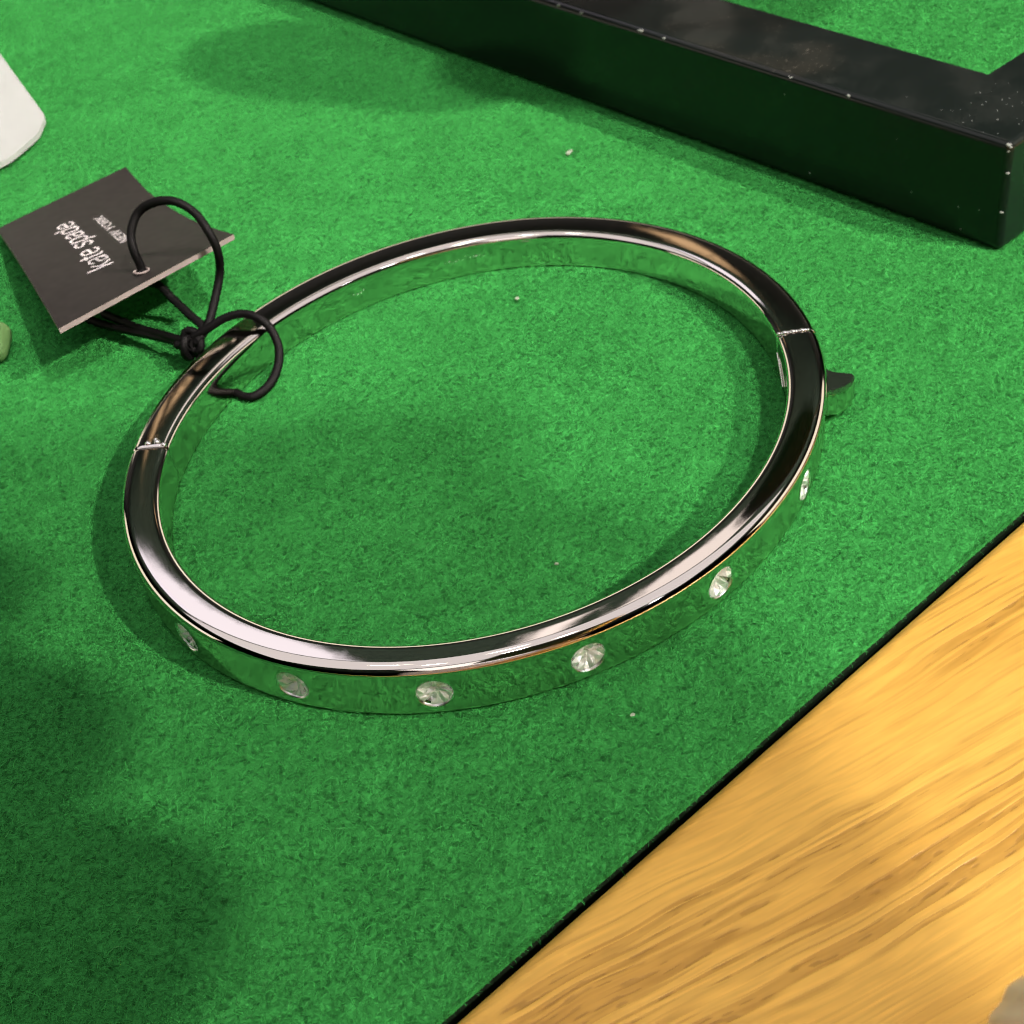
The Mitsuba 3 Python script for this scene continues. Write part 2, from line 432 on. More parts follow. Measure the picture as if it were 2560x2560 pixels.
def outward(s):
    d = centre(s + 0.05) - centre(s - 0.05)
    d /= np.linalg.norm(d, axis=1, keepdims=True)
    return np.column_stack([d[:, 1], -d[:, 0]])


def where(xy):
    return ARC[np.argmin(np.linalg.norm(OUT - np.asarray(xy), axis=1))]


def profile(h, t):
    """(offset inwards, z, is-wall) round the section, starting at the wall's foot on the outside and going up."""
    rb, dz = 1.08, 0.80          # outer shoulder: run and drop
    p = [(0.12, 0.45), (0.0, h - dz)]
    p += [(rb * (1 - math.cos(a)), h - dz + dz * math.sin(a)) for a in np.linspace(0, math.pi / 2, 15)[1:]]
    ri, zi = 0.80, 0.55         # inner shoulder
    o = np.linspace(rb, t - ri, 13)[1:]
    p += [(x, h + 0.016 * math.sin(math.pi * (x - rb) / (t - ri - rb))) for x in o]
    p += [(t - ri + ri * math.sin(a), h - zi + zi * math.cos(a)) for a in np.linspace(0, math.pi / 2, 13)[1:]]
    p += [(t, z) for z in np.linspace(h - zi, 0.30, 7)[1:]]
    p += [(t - 0.3 + 0.3 * math.cos(a), 0.3 - 0.3 * math.sin(a)) for a in np.linspace(0, math.pi / 2, 6)[1:]]
    p += [(x, 0.0) for x in np.linspace(t - 0.3, 0.6, 4)[1:]]
    p += [(0.6 - 0.48 * math.sin(a), 0.45 - 0.45 * math.cos(a)) for a in np.linspace(0, math.pi / 2, 6)[1:-1]]
    return np.array(p)


def band_grid(s):
    """Vertices (len(s), K, 3) of the band at the arc positions s."""
    c, n = centre(s), outward(s)
    rows = []
    for i in range(len(s)):
        y = c[i, 1]
        q = profile(H0 - KH * y / 30, T0 - KT * y / 30)
        e = min(s[i] - s[0], s[-1] - s[i])
        q[:, 1] += 0.03
        if e < 0.16:                                             # the ends are eased
            m = q.mean(0)
            q = m + (q - m) * (1 - 0.13 / np.maximum(np.ptp(q, axis=0), 1) * (1 - e / 0.16) * 2)
        rows.append(np.column_stack([c[i] - n[i] * q[:, :1], q[:, 1]]))
    return np.array(rows)


def band(name, s0, s1, gems, parent):
    s = np.concatenate([np.linspace(s0, s0 + 0.16, 4), np.linspace(s0 + 0.16, s1 - 0.16, int((s1 - s0) / 0.22))[1:-1], np.linspace(s1 - 0.16, s1, 4)])
    G = band_grid(s)
    n, K = G.shape[:2]
    ts = np.gradient(G, axis=0)
    # normals across the profile: from the two neighbouring spans, weighted to the flatter one
    a, b = G - np.roll(G, 1, 1), np.roll(G, -1, 1) - G
    la, lb = np.linalg.norm(a, axis=2, keepdims=True), np.linalg.norm(b, axis=2, keepdims=True)
    tk = a / la * lb + b / lb * la
    N = np.cross(ts, tk)
    N /= np.linalg.norm(N, axis=2, keepdims=True)
    # the wall keeps its own flat normal at both ends
    wall = np.cross(ts[:, 0], G[:, 1] - G[:, 0])
    wall /= np.linalg.norm(wall, axis=1, keepdims=True)
    out = np.column_stack([outward(s), np.zeros(n)])
    if (wall * out).sum(1).mean() < 0:
        N, wall = -N, -wall
    N[:, 1] = wall
    idx = np.arange(n * K).reshape(n, K)
    f = []
    for k in range(1, K):
        k2 = (k + 1) % K
        i, j = idx[:-1, k], idx[1:, k]
        i2, j2 = idx[:-1, k2], idx[1:, k2]
        f += [np.stack([i, j, j2], 1), np.stack([i, j2, i2], 1)]
    v, nr = [G.reshape(-1, 3)], [N.reshape(-1, 3)]
    # the outer wall, in columns, with round holes for the stones
    hgt = np.linalg.norm(G[:, 1] - G[:, 0], axis=1)
    base = n * K
    for i in range(n - 1):
        lo, hi = s[i], s[i + 1]
        hm = 0.5 * (hgt[i] + hgt[i + 1])
        poly = sg.box(lo, 0, hi, hm)
        for gs, gz, gr in gems:
            if gs + gr > lo and gs - gr < hi:
                poly = poly.difference(sg.Point(gs, gz).buffer(gr, 24))
        for g in getattr(poly, 'geoms', [poly]):
            if g.area < 1e-9:
                continue
            p2, t2 = trimesh.creation.triangulate_polygon(g, engine='earcut')
            u, w = np.clip((p2[:, 0] - lo) / (hi - lo), 0, 1)[:, None], np.clip(p2[:, 1:2] / hm, 0, 1)
            P = (G[i, 0] * (1 - w) + G[i, 1] * w) * (1 - u) + (G[i + 1, 0] * (1 - w) + G[i + 1, 1] * w) * u
            v.append(P)
            nr.append(wall[i] * (1 - u) + wall[i + 1] * u)
            f.append(np.asarray(t2) + base)
            base += len(P)
    for e, row in ((0, 0), (1, n - 1)):                          # the cut ends
        cc = G[row].mean(0)
        d = ts[row, 0] / np.linalg.norm(ts[row, 0]) * (-1 if e == 0 else 1)
        v.append(np.vstack([G[row], cc]))
        nr.append(np.tile(d, (K + 1, 1)))
        k = np.arange(K)
        f.append(np.stack([k, (k + 1) % K, 0 * k + K], 1) + base)
        base += K + 1
    return raw(name, np.vstack(v), np.vstack(f), np.vstack(nr), 'silver', parent)


BG = thing('bangle', 'polished silver hinged bangle with flush-set clear stones lying on green felt', 'bangle')
SR, SL = where((28.8, 2.4)), where((-28.8, 0.9))                # clasp seam, hinge seam
GEMS = [where(q) for q in ((-24.79, -21.62), (-16.4, -28.57), (-5.98, -31.87), (5.49, -30.84), (16.45, -25.29), (25.27, -15.6))]
up = lambda s, s0: s if s > s0 else s + PER
s_front0, s_front1 = (SL, up(SR, SL))                           # counter-clockwise from the hinge through the front to the clasp
if not (s_front0 < up(GEMS[2], SL) < s_front1):
    s_front0, s_front1 = SR, up(SL, SR)
GR = 1.40
gem_list = []
for g in GEMS:
    y = centre(np.array([g]))[0, 1]
    h = H0 - KH * y / 30
    gem_list.append((up(g, s_front0), (h - 0.80 - 0.45) * 0.50, GR))
band('front_band', s_front0 + 0.06, s_front1 - 0.06, gem_list, BG)
band('back_band', s_front1 + 0.06, s_front0 + PER - 0.06, [], BG)


def brilliant(r):
    """A round cut stone: table, crown, girdle, pavilion; +z is the table side."""
    a8 = np.arange(8) * np.pi / 4
    a16 = np.arange(16) * np.pi / 8
    P = [np.column_stack([0.56 * r * np.cos(a8), 0.56 * r * np.sin(a8), np.full(8, 0.30 * r)]),
         np.column_stack([0.80 * r * np.cos(a8 + np.pi / 8), 0.80 * r * np.sin(a8 + np.pi / 8), np.full(8, 0.205 * r)]),
         np.column_stack([r * np.cos(a16), r * np.sin(a16), np.full(16, 0.03 * r)]),
         np.column_stack([r * np.cos(a16), r * np.sin(a16), np.full(16, -0.03 * r)]),
         np.column_stack([0.22 * r * np.cos(a8 + np.pi / 8), 0.22 * r * np.sin(a8 + np.pi / 8), np.full(8, -0.70 * r)]),
         [[0, 0, -0.88 * r]]]
    return trimesh.convex.convex_hull(np.vstack(P))


ang = np.arange(32) * 2 * np.pi / 32
cup_rings = [(GR + 0.02, 0.015), (GR - 0.11, -0.08), (GR * 0.80, -0.55), (GR * 0.30, -1.35)]
cup_v = np.vstack([np.column_stack([r_ * np.cos(ang), r_ * np.sin(ang), np.full(32, z_)]) for r_, z_ in cup_rings] + [[[0, 0, -1.45]]])
i32 = np.arange(32)
cup_f = []
for a in range(3):
    cup_f += [np.stack([a * 32 + i32, a * 32 + (i32 + 1) % 32, (a + 1) * 32 + (i32 + 1) % 32], 1), np.stack([a * 32 + i32, (a + 1) * 32 + (i32 + 1) % 32, (a + 1) * 32 + i32], 1)]
cup_f.append(np.stack([96 + i32, 96 + (i32 + 1) % 32, 0 * i32 + 128], 1))
cup_f = np.vstack(cup_f)
for j, (gs, gz, gr) in enumerate(gem_list):
    s = np.array([gs])
    c0, n0 = centre(s)[0], outward(s)[0]
    y = c0[1]
    h = H0 - KH * y / 30
    foot, top = np.array([0.12, 0.48]), np.array([0.0, h - 0.80 + 0.03])
    w = gz / np.linalg.norm(top - foot)
    o, z = foot * (1 - w) + top * w
    up3 = np.append(-n0 * (top - foot)[0], (top - foot)[1])
    up3 /= np.linalg.norm(up3)
    out3 = np.append(n0, 0.0)
    out3 -= up3 * (out3 @ up3)
    out3 /= np.linalg.norm(out3)
    M = np.eye(4)
    side = np.cross(up3, out3)
    spin = 0.4 * j
    M[:3, 0], M[:3, 1], M[:3, 2] = side * math.cos(spin) + up3 * math.sin(spin), up3 * math.cos(spin) - side * math.sin(spin), out3
    M[:3, 3] = np.append(c0 - n0 * o, z)
    g = brilliant(GR - 0.11)
    g.apply_translation([0, 0, -0.16])
    g.apply_transform(M)
    gk = obj('gem', g, 'crystal', BG, smooth=False)
    g8 = np.random.default_rng(40 + j)
    r0_ = GR - 0.12
    a16 = np.arange(16) * np.pi / 8
    zz = np.where(np.arange(16) % 2 == 0, -0.30, -0.58) + g8.uniform(-0.17, 0.17, 16)
    a_in = a16 + g8.uniform(-0.09, 0.09, 16)
    r_in = g8.uniform(0.52, 0.74, 16)[:, None]
    pv = np.vstack([np.column_stack([r0_ * np.cos(a16), r0_ * np.sin(a16), np.full(16, -0.20)]),
                    np.column_stack([r_in * r0_ * np.column_stack([np.cos(a_in), np.sin(a_in)]), zz]),
                    np.column_stack([0.26 * r0_ * np.cos(a16[::2] + 0.2), 0.26 * r0_ * np.sin(a16[::2] + 0.2), -0.62 + g8.uniform(-0.16, 0.16, 8)]), [[0.12, -0.08, -0.72]]])
    n16 = np.arange(16)
    m16 = (n16 + 1) % 16
    pf = [np.stack([n16, m16, 16 + m16], 1), np.stack([n16, 16 + m16, 16 + n16], 1)]
    for e in range(8):
        e2 = (e + 1) % 8
        pf.append(np.array([[16 + 2 * e, 16 + 2 * e + 1, 32 + e], [16 + 2 * e + 1, 16 + (2 * e + 2) % 16, 32 + e2], [16 + 2 * e + 1, 32 + e2, 32 + e], [32 + e, 32 + e2, 40]]))
    q = trimesh.Trimesh(pv, np.vstack(pf), process=False)
    q.apply_transform(M)
    obj('pavilion', q, 'bright_facet', gk, smooth=False)
    q = trimesh.Trimesh(cup_v, cup_f, process=False)
    q.apply_transform(M)
    obj('setting', q, 'silver_cut', gk, smooth=40)

# the thumb tab that opens the clasp: a fin with hollowed sides, standing out of the wall below the shoulder
tab = np.array([[29.0, -1.2], [30.44, -1.89], [31.05, -2.75], [31.9, -3.15], [32.45, -3.35], [32.6, -3.75], [32.1, -4.75], [31.4, -5.35], [30.5, -5.75], [29.75, -5.75], [28.6, -5.0]])
pl = sg.Polygon(tab).buffer(-0.15).buffer(0.15, 8)
cs = m3.CrossSection([np.array(pl.exterior.coords)[:-1][:: (1 if pl.exterior.is_ccw else -1)]])
tb = m3.Manifold.extrude(cs, 2.05).translate([0, 0, 0.95])
for e in np.linspace(0.1, 1, 8) * math.pi / 2:
    tb = tb + m3.Manifold.extrude(cs.offset(-0.36 * (1 - math.cos(e)), m3.JoinType.Round), 0.06).translate([0, 0, 2.95 + 0.36 * math.sin(e)])
obj('thumb_tab', tb, 'silver', BG, smooth=35)


def at_band(s, o, z):
    c0, n0 = centre(np.array([s]))[0], outward(np.array([s]))[0]
    return np.append(c0 - n0 * o, z)


# hinge knuckles on the hinge seam: three small beads across the top, near its inner side, over a pin
y = centre(np.array([SL]))[0, 1]
hh, tt = H0 - KH * y / 30, T0 - KT * y / 30
beads = [m3.Manifold.sphere(rr, 20).translate(at_band(SL + ds, tt * o, hh + dz).tolist()) for ds, o, rr, dz in ((-0.55, 0.45, 0.28, 0.0), (-0.7, 0.68, 0.30, -0.02), (-0.35, 0.86, 0.26, -0.1), (-1.1, 0.62, 0.2, 0.0))] \
    if s_front0 != SR else [m3.Manifold.sphere(rr, 20).translate(at_band(SL + ds, tt * o, hh + dz).tolist()) for ds, o, rr, dz in ((0.55, 0.45, 0.28, 0.0), (0.7, 0.68, 0.30, -0.02), (0.35, 0.86, 0.26, -0.1), (1.1, 0.62, 0.2, 0.0))]
acc = beads[0]
for q in beads[1:]:
    acc = acc + q
obj('hinge', acc, 'silver_cut', BG, smooth=60)
# bright rib of the clasp plate seen in the seam, and the plate's sloped edge inside the wall
y = centre(np.array([SR]))[0, 1]
hh, tt = H0 - KH * y / 30, T0 - KT * y / 30
rib = [m3.Manifold.sphere(0.15 + 0.05 * ((i * 7) % 3), 14).translate(at_band(SR, o, hh + 0.03).tolist()) for i, o in enumerate(np.linspace(0.75, tt - 0.15, 11))]
acc = rib[0]
for q in rib[1:]:
    acc = acc + q
obj('clasp_rib', acc, 'silver_cut', BG, smooth=60)
sg_ = 1 if s_front0 != SR else -1
P0, P1 = at_band(SR + sg_ * -0.2, tt + 0.05, 2.55), at_band(SR - sg_ * 3.6, tt + 0.05, 1.0)
P2 = at_band(SR - sg_ * 1.2, tt + 0.05, 2.5)
pl3 = m3.Manifold.batch_hull([m3.Manifold.sphere(0.055, 10).translate(q.tolist()) for q in (P0, P1)]) + m3.Manifold.batch_hull([m3.Manifold.sphere(0.045, 10).translate(q.tolist()) for q in (P2, P1)])
obj('clasp_plate', pl3, 'silver_cut', BG, smooth=60)

# stamped marks on the inside of the far wall, too small to read
marks = []
gm = np.random.default_rng(11)
for s0, n_, lo in ((where((-13.5, 30.5)), 4, 0), (where((0.5, 32.0)), 12, 0)):
    yy = centre(np.array([s0]))[0, 1]
    t_, h_ = T0 - KT * yy / 30, H0 - KH * yy / 30
    for q in range(n_):
        P_ = at_band(s0 + (q - n_ / 2) * 0.42 + gm.uniform(-0.08, 0.08), t_ + 0.01, h_ * 0.55 + gm.uniform(-0.25, 0.3))
        marks.append(m3.Manifold.sphere(gm.uniform(0.06, 0.13), 10).translate(P_.tolist()))
obj('stamped_mark', m3.Manifold.batch_boolean(marks, m3.OpType.Add), 'silver_cut', BG, smooth=60)

# ------------------------------------------------------------------ the black tag: a folded card standing half open
TG = thing('price_tag', 'black folded card tag with white lettering, tied to the bangle with black cord', 'tag')
QT, QL, QB, QR = (np.array(q, float) for q in ((-38.13, 62.62, 1.3), (-51.71, 52.5, 1.3), (-37.77, 17.13, 8.0), (-20.89, 26.04, 10.0)))


def card(u, v, lift=0.0):
    """u from the left corner to the right along the open edge, v from the open edge back to the fold."""
    u, v = np.asarray(u, float), np.asarray(v, float)
    P = QB * ((1 - u) * (1 - v))[..., None] + QR * (u * (1 - v))[..., None] + QL * ((1 - u) * v)[..., None] + QT * (u * v)[..., None]
    P = P.copy()
    P[..., 2] += -1.6 * np.sin(np.pi * np.clip(v, 0, 1)) * u ** 2 + 0.9 * np.sin(np.pi * np.clip(v, 0, 1)) * (1 - u) ** 2 + lift
    return P


def leaf(fn, th_, nu=24, nv=40):
    u, v = np.meshgrid(np.linspace(0, 1, nu), np.linspace(0, 1, nv), indexing='ij')
    a, b = fn(u, v, 0.0).reshape(-1, 3), fn(u, v, -th_).reshape(-1, 3)
    idx = np.arange(nu * nv).reshape(nu, nv)
    i, j, k, l = idx[:-1, :-1].ravel(), idx[1:, :-1].ravel(), idx[1:, 1:].ravel(), idx[:-1, 1:].ravel()
    top = np.vstack([np.stack([i, j, k], 1), np.stack([i, k, l], 1)])
    n = nu * nv
    rim = np.concatenate([idx[:, 0], idx[-1, 1:], idx[-2::-1, -1], idx[0, -2:0:-1]])
    r2 = np.roll(rim, -1)
    side = np.vstack([np.stack([rim, r2 + n, r2], 1), np.stack([rim, rim + n, r2 + n], 1)])
    return (a, top), (np.vstack([a, b]), np.vstack([side, top[:, ::-1] + n]))


face, core = leaf(card, 0.55)
obj('top_leaf', face, 'card_black', TG, smooth=40)
obj('leaf_edge', core, 'card_core', TG, smooth=False)
low = lambda u, v, lift: np.stack([card(u, 0.52 + 0.48 * np.asarray(v))[..., 0] + 0.4, card(u, 0.52 + 0.48 * np.asarray(v))[..., 1] + 0.6, 0.75 + 0.45 * np.asarray(v) ** 2 + lift], -1)
face, core = leaf(low, 0.35, 8, 12)
lf, lc = trimesh.Trimesh(*face, process=False), trimesh.Trimesh(*core, process=False)
obj('lower_leaf', trimesh.util.concatenate([lf, lc]), 'card_black', TG, smooth=False)


def lettering(text, height, length, u_mid, v_mid, bold):
    m = meshkit.text_mesh(text, height, depth=0.012, bold=bold)
    x = m.vertices[:, 0] * length / np.ptp(m.vertices[:, 0])
    y = m.vertices[:, 1]
    x, y = x - (x.min() + x.max()) / 2, y - height * 0.35
    LU, LV = np.linalg.norm(QR - QB), np.linalg.norm(QL - QB)
    P = card(u_mid - y / LU, v_mid + x / LV)
    P[:, 2] += 0.03 + m.vertices[:, 2]
    obj('lettering', (P, m.faces), 'white_ink', TG, smooth=False)


lettering('kate spade', 3.0, 19.2, 0.385, 0.49, False)
lettering('NEW YORK', 1.2, 11.8, 0.60, 0.53, False)
tc = card(np.array(0.513), np.array(0.08))
ey_ = [tc + np.array([0.75 * math.cos(a), 0.75 * math.sin(a) - 0.0, 0.12 - 0.18 * math.sin(a)]) for a in np.linspace(0, 2 * math.pi, 25)]
obj('eyelet', tube(np.array(ey_), 0.10, 8), 'card_core', TG, smooth=60)

# ------------------------------------------------------------------ the black elastic cord
CD = thing('elastic_cord', 'black elastic cord knotted round the bangle and looped through the tag', 'cord')
loop = [(-30.9, 26.6, 6.2), (-30.6, 24.9, 7.6), (-30.4, 25.08, 8.6), (-30.61, 25.24, 10.5), (-30.5, 26.28, 12.0), (-29.36, 27.12, 13.5), (-27.26, 26.57, 14.5), (-25.36, 25.84, 14.5), (-23.74, 24.94, 13.5), (-22.67, 23.43, 12.0), (-22.33, 23.15, 10.0),
        (-22.78, 23.6, 7.5), (-23.67, 22.41, 5.5), (-24.65, 20.17, 4.0), (-25.59, 18.83, 3.4), (-26.6, 18.9, 2.6)]
R_ = 0.42
obj('strand', tube(catmull(loop, 12), R_, braid=0.05), 'cord_black', CD, smooth=50)
for pts in ([(-30.9, 26.6, 6.2), (-29.42, 25.58, 6.0), (-28.17, 24.28, 5.0), (-26.68, 22.32, 4.2), (-25.31, 20.27, 3.6), (-26.0, 18.72, 3.0)],
            [(-38.51, 29.46, 1.2), (-36.24, 27.28, 1.4), (-33.53, 25.15, 1.6), (-30.47, 22.64, 2.0), (-27.74, 19.82, 2.6), (-26.3, 18.53, 3.0)],
            [(-36.91, 30.04, 1.2), (-34.81, 27.28, 1.8), (-32.58, 24.85, 2.0), (-30.4, 22.8, 2.3), (-27.62, 19.75, 3.0), (-26.38, 19.06, 3.4)],
            [(-27.26, 19.68, 2.6), (-26.23, 19.16, 3.4), (-24.62, 19.01, 4.2), (-22.9, 19.11, 4.95), (-20.94, 18.81, 5.35), (-19.27, 17.86, 5.1), (-18.28, 17.03, 4.0), (-17.89, 15.58, 2.6), (-18.44, 13.74, 1.4), (-19.54, 12.27, 0.8), (-21.11, 11.71, 0.5),
             (-22.69, 13.12, 0.42), (-23.9, 15.38, 0.36), (-25.0, 18.0, 0.34), (-26.1, 19.52, 0.5), (-26.63, 19.6, 1.4), (-26.9, 19.0, 2.4)]):
    obj('strand', tube(catmull(pts, 12), R_, braid=0.05), 'cord_black', CD, smooth=50)
t = np.linspace(0, 2 * np.pi, 120)
kn = np.column_stack([(2.0 + np.cos(3 * t)) * np.cos(2 * t), (2.0 + np.cos(3 * t)) * np.sin(2 * t), np.sin(3 * t)]) * [0.42, 0.42, 0.85]
ca, sa = math.cos(0.7), math.sin(0.7)
kn = np.column_stack([kn[:, 0] * ca - kn[:, 2] * sa, kn[:, 1], kn[:, 0] * sa + kn[:, 2] * ca]) + [-26.75, 19.15, 2.75]
obj('knot', tube(kn, R_, braid=0.05), 'cord_black', CD, smooth=50)

# ------------------------------------------------------------------ the black tray with its felt inlay, upper right
BA = -0.94075
BD = np.array([math.cos(BA), math.sin(BA)])
BN = np.array([-BD[1], BD[0]])
CORNER = BN * 51.88 + BD * 18.066
TH = 11.62
TW, TD, RW = 190.0, 130.0, 0.0
inner = np.array([55.54, 30.41])
W1, W2 = (inner - CORNER) @ BN, -(inner - CORNER) @ BD           # rail widths: front, right


def on_tray(a, b, z):
    """a: back along the front edge from the corner, b: away from the front."""
    q = CORNER - BD * a + BN * b
    return np.array([q[0], q[1], z])


def tray_box(a0, a1, b0, b1, z0, z1, r):
    s = m3.Manifold.sphere(r, 20)
    return m3.Manifold.batch_hull([s.translate(on_tray(a, b, z).tolist()) for a in (a0 + r, a1 - r) for b in (b0 + r, b1 - r) for z in (z0 + r, z1 - r)])


TR = thing('display_tray', 'glossy black tray lined with green felt, dusty and chipped at its corner', 'tray')
whole = tray_box(0, TW, 0, TD, 0.05, TH, 0.75)
cut = m3.Manifold.batch_hull([m3.Manifold.sphere(0.05, 8).translate(on_tray(a, b, z).tolist()) for a in (W2, TW - W2) for b in (W1, TD - W1) for z in (TH - 4.0, TH + 5)])
obj('frame', whole - cut, 'lacquer', TR, smooth=35)
a, b = np.meshgrid(np.linspace(W2 + 0.02, TW - W2 - 0.02, 3), np.linspace(W1 + 0.02, TD - W1 - 0.02, 3), indexing='ij')
P = np.stack([CORNER[0] - BD[0] * a + BN[0] * b, CORNER[1] - BD[1] * a + BN[1] * b, np.full_like(a, TH - 0.55)], -1).reshape(-1, 3)
idx = np.arange(9).reshape(3, 3)
i, j, k, l = idx[:-1, :-1].ravel(), idx[1:, :-1].ravel(), idx[1:, 1:].ravel(), idx[:-1, 1:].ravel()
inlay = obj('felt_inlay', (P, np.vstack([np.stack([i, j, k], 1), np.stack([i, k, l], 1)])), 'felt', TR, smooth=False)
v, f, c = fibres(70_000, 0, 78, 0, 62, 0.95, 0.065, 2, 3, lambda p: np.ones(len(p), bool))
v = np.array([on_tray(W2 + 0.2 + q[0], W1 + 0.1 + q[1], TH - 0.52 + q[2]) for q in v])
labels[obj('fibre', (v, f), 'fibre', inlay, smooth=False, color=c)] = {'kind': 'stuff'}
# dust on the rails, worn chips along the front edge and at the corner
bits = []
for _ in range(46):
    if rng.random() < 0.5:
        a, b = rng.gamma(1.6, 7), rng.uniform(0.8, W1 - 0.5)
    else:
        a, b = rng.uniform(0.8, W2 - 0.5), rng.gamma(1.6, 7)
    q = trimesh.creation.icosphere(0, rng.uniform(0.02, 0.075))
    q.apply_scale([rng.uniform(0.7, 2.6), 1, 0.5])
    q.apply_transform(trimesh.transformations.rotation_matrix(rng.uniform(0, 6.28), [0, 0, 1]))
    q.apply_translation(on_tray(a, b, TH + 0.02))
    bits.append(q)
for _ in range(7):
    a, z = rng.gamma(1.3, 8), rng.uniform(0.8, TH - 0.8)
    q = trimesh.creation.icosphere(0, rng.uniform(0.05, 0.12))
    q.apply_translation(on_tray(a + 0.6, -0.01, z))
    bits.append(q)
labels[obj('dust', trimesh.util.concatenate(bits), 'worn_edge', TR, smooth=False)] = {'kind': 'stuff'}
chips = []
for a, z, rr in ((0.25, TH - 0.25, 0.24), (0.15, TH - 0.8, 0.13), (0.2, 4.4, 0.18), (0.1, 8.6, 0.16), (18.5, TH - 0.2, 0.17), (26, TH - 0.2, 0.14), (44, TH - 0.2, 0.17), (47.5, TH - 0.2, 0.24), (57, TH - 0.2, 0.2), (61, TH - 0.2, 0.26)):
    for _ in range(3):
        q = trimesh.creation.icosphere(1, rr * rng.uniform(0.5, 1.0))
        q.apply_scale([1.3, 1, 0.8])
        q.apply_translation(on_tray(a + 0.15 + rng.normal(0, rr * 0.7), 0.22 + rng.normal(0, 0.06), z - 0.05 + rng.normal(0, rr * 0.25)))
        chips.append(q)
labels[obj('worn_chip', trimesh.util.concatenate(chips), 'worn_edge', TR, smooth=False)] = {'kind': 'stuff'}

# ------------------------------------------------------------------ a padded bar stand on the tray (just out of the picture, it throws the soft round shadow)
ST = thing('bracelet_stand', 'black stand on the tray with a padded head reaching out over the felt', 'bracelet stand')
E1 = np.array([44.0, 47.0, 60.0])
bar = m3.Manifold.batch_hull([m3.Manifold.sphere(11.5, 40).translate((E1 + np.array([0.83, -0.5, 0.0]) * t_).tolist()) for t_ in (0, 18)])
obj('pad', bar, 'sleeve_cloth', ST, smooth=40)
foot = np.array([97.0, 62.0, 60.0])
obj('arm', m3.Manifold.batch_hull([m3.Manifold.sphere(2.4, 20).translate(q.tolist()) for q in (E1 + [9, 2, 0], foot)]), 'black_plastic', ST, smooth=40)
obj('post', m3.Manifold.cylinder(foot[2] - TH - 4, 2.6, 2.4, 32).translate([foot[0], foot[1], TH + 4]), 'black_plastic', ST, smooth=40)
obj('base', m3.Manifold.cylinder(4.2, 14, 14, 48).translate([foot[0], foot[1], TH + 0.02]), 'black_plastic', ST, smooth=40)

# ------------------------------------------------------------------ small things at the edges of the picture
out = sg.Polygon([(-70, 122), (-62.5, 112), (-50.0, 81.5), (-50.3, 76.5), (-53.0, 71), (-57, 67.5), (-66, 63.5), (-95, 78), (-90, 114)]).buffer(-5.0).buffer(5.0, 24)
m = trimesh.creation.extrude_polygon(out, 0.9, engine='earcut')
q = m3.Manifold.extrude(m3.CrossSection([np.array(out.exterior.coords)[:-1][:: (1 if out.exterior.is_ccw else -1)]]), 0.7).refine_to_length(1.5)
q = q.warp(lambda p: (p[0], p[1], p[2] + 0.6 + 0.0035 * (p[0] * 0.8 + 44) ** 2 * 0.4))
k = obj('white_card', q, 'white_card', smooth=40)
tag(k, 'blank white card with a rounded corner at the left, behind the black tag', 'card')
q = hull_box((-56, 24.6, 0.1), (-46.3, 30.0, 3.0), 1.4, 24)
k = obj('green_bead', q, 'jade', smooth=60)
tag(k, 'small pale green rounded bead at the left edge, below the black tag', 'bead')


def flake(x, y, size, stretch, rot, label):
    g = np.random.default_rng(int(abs(x * 10)) + 3)
    size *= 0.8
    P = [(size * stretch * math.cos(a) * g.uniform(0.7, 1.1), size * math.sin(a) * g.uniform(0.7, 1.1), g.uniform(0, 0.12) + z) for a in np.linspace(0, 6.28, 8)[:-1] for z in (0, 0.08)]
    q = trimesh.convex.convex_hull(np.array(P))
    q.apply_transform(trimesh.transformations.rotation_matrix(rot, [0, 0, 1]))
    q.apply_translation([x, y, 0.32])
    tag(obj('lint_flake', q, 'lint', smooth=False), label, 'lint')


flake(7.8, -35.0, 0.22, 1.2, 0.4, 'pale flake of lint on the felt in front of the bangle')
flake(14.8, 50.0, 0.45, 2.0, 1.0, 'pale flake of lint on the felt between the bangle and the tray')
flake(5.6, 21.4, 0.3, 1.1, 0.2, 'yellowish flake of lint inside the bangle near its far side')
flake(4.5, -18.1, 0.17, 1.4, 0.2, 'tiny white flake of lint inside the bangle near its front')

# ------------------------------------------------------------------ the photographer's hand, one fingertip in the corner, and the phone that takes the picture
HD = thing('person', 'bare fingertip held over the oak board in the lower right corner', 'person')
F0 = np.array([22.1, -76.4, 21.2])
fd = np.array([-0.10, -0.995, 0.0])
sd = np.array([0.995, -0.10, 0.0])


def bone(p, q, r0, r1):
    return m3.Manifold.batch_hull([m3.Manifold.sphere(r0, 32).translate(list(map(float, p))), m3.Manifold.sphere(r1, 32).translate(list(map(float, q)))])


W = F0 + fd * 118 + sd * 12 + np.array([0, 0, 16])
body = []
fingers = [  # side offset of knuckle, joints along the finger (along, side, z) and radii
    (0, [(0, 0, 0.2), (22, 1.0, 4.0), (46, 4.0, 12.0), (78, 6.0, 17)], [5.0, 6.6, 7.8, 9.4]),
    (1, [(44, 18, -4), (50, 20, 6), (62, 22, 19), (80, 23, 19)], [6.4, 7.4, 8.4, 9.8]),
    (2, [(52, 35, -5), (58, 37, 6), (68, 38, 19), (84, 39, 17)], [6.2, 7.1, 8.0, 9.4]),
    (3, [(60, 50, -6), (66, 51, 4), (74, 52, 15), (88, 53, 14)], [5.6, 6.4, 7.2, 8.6]),
]
P = lambda a, s, z: F0 + fd * a + sd * s + np.array([0, 0, z])
for _, js, rs in fingers:
    for a, b, r0, r1 in zip(js[:-1], js[1:], rs[:-1], rs[1:]):
        body.append(bone(P(*a), P(*b), r0, r1))
    body.append(bone(P(*js[-1]), P(128, 24, 20), rs[-1], 17))
thumb = [((58, -22, -5.0), (80, -20, 2)), ((80, -20, 2), (104, -6, 13))]
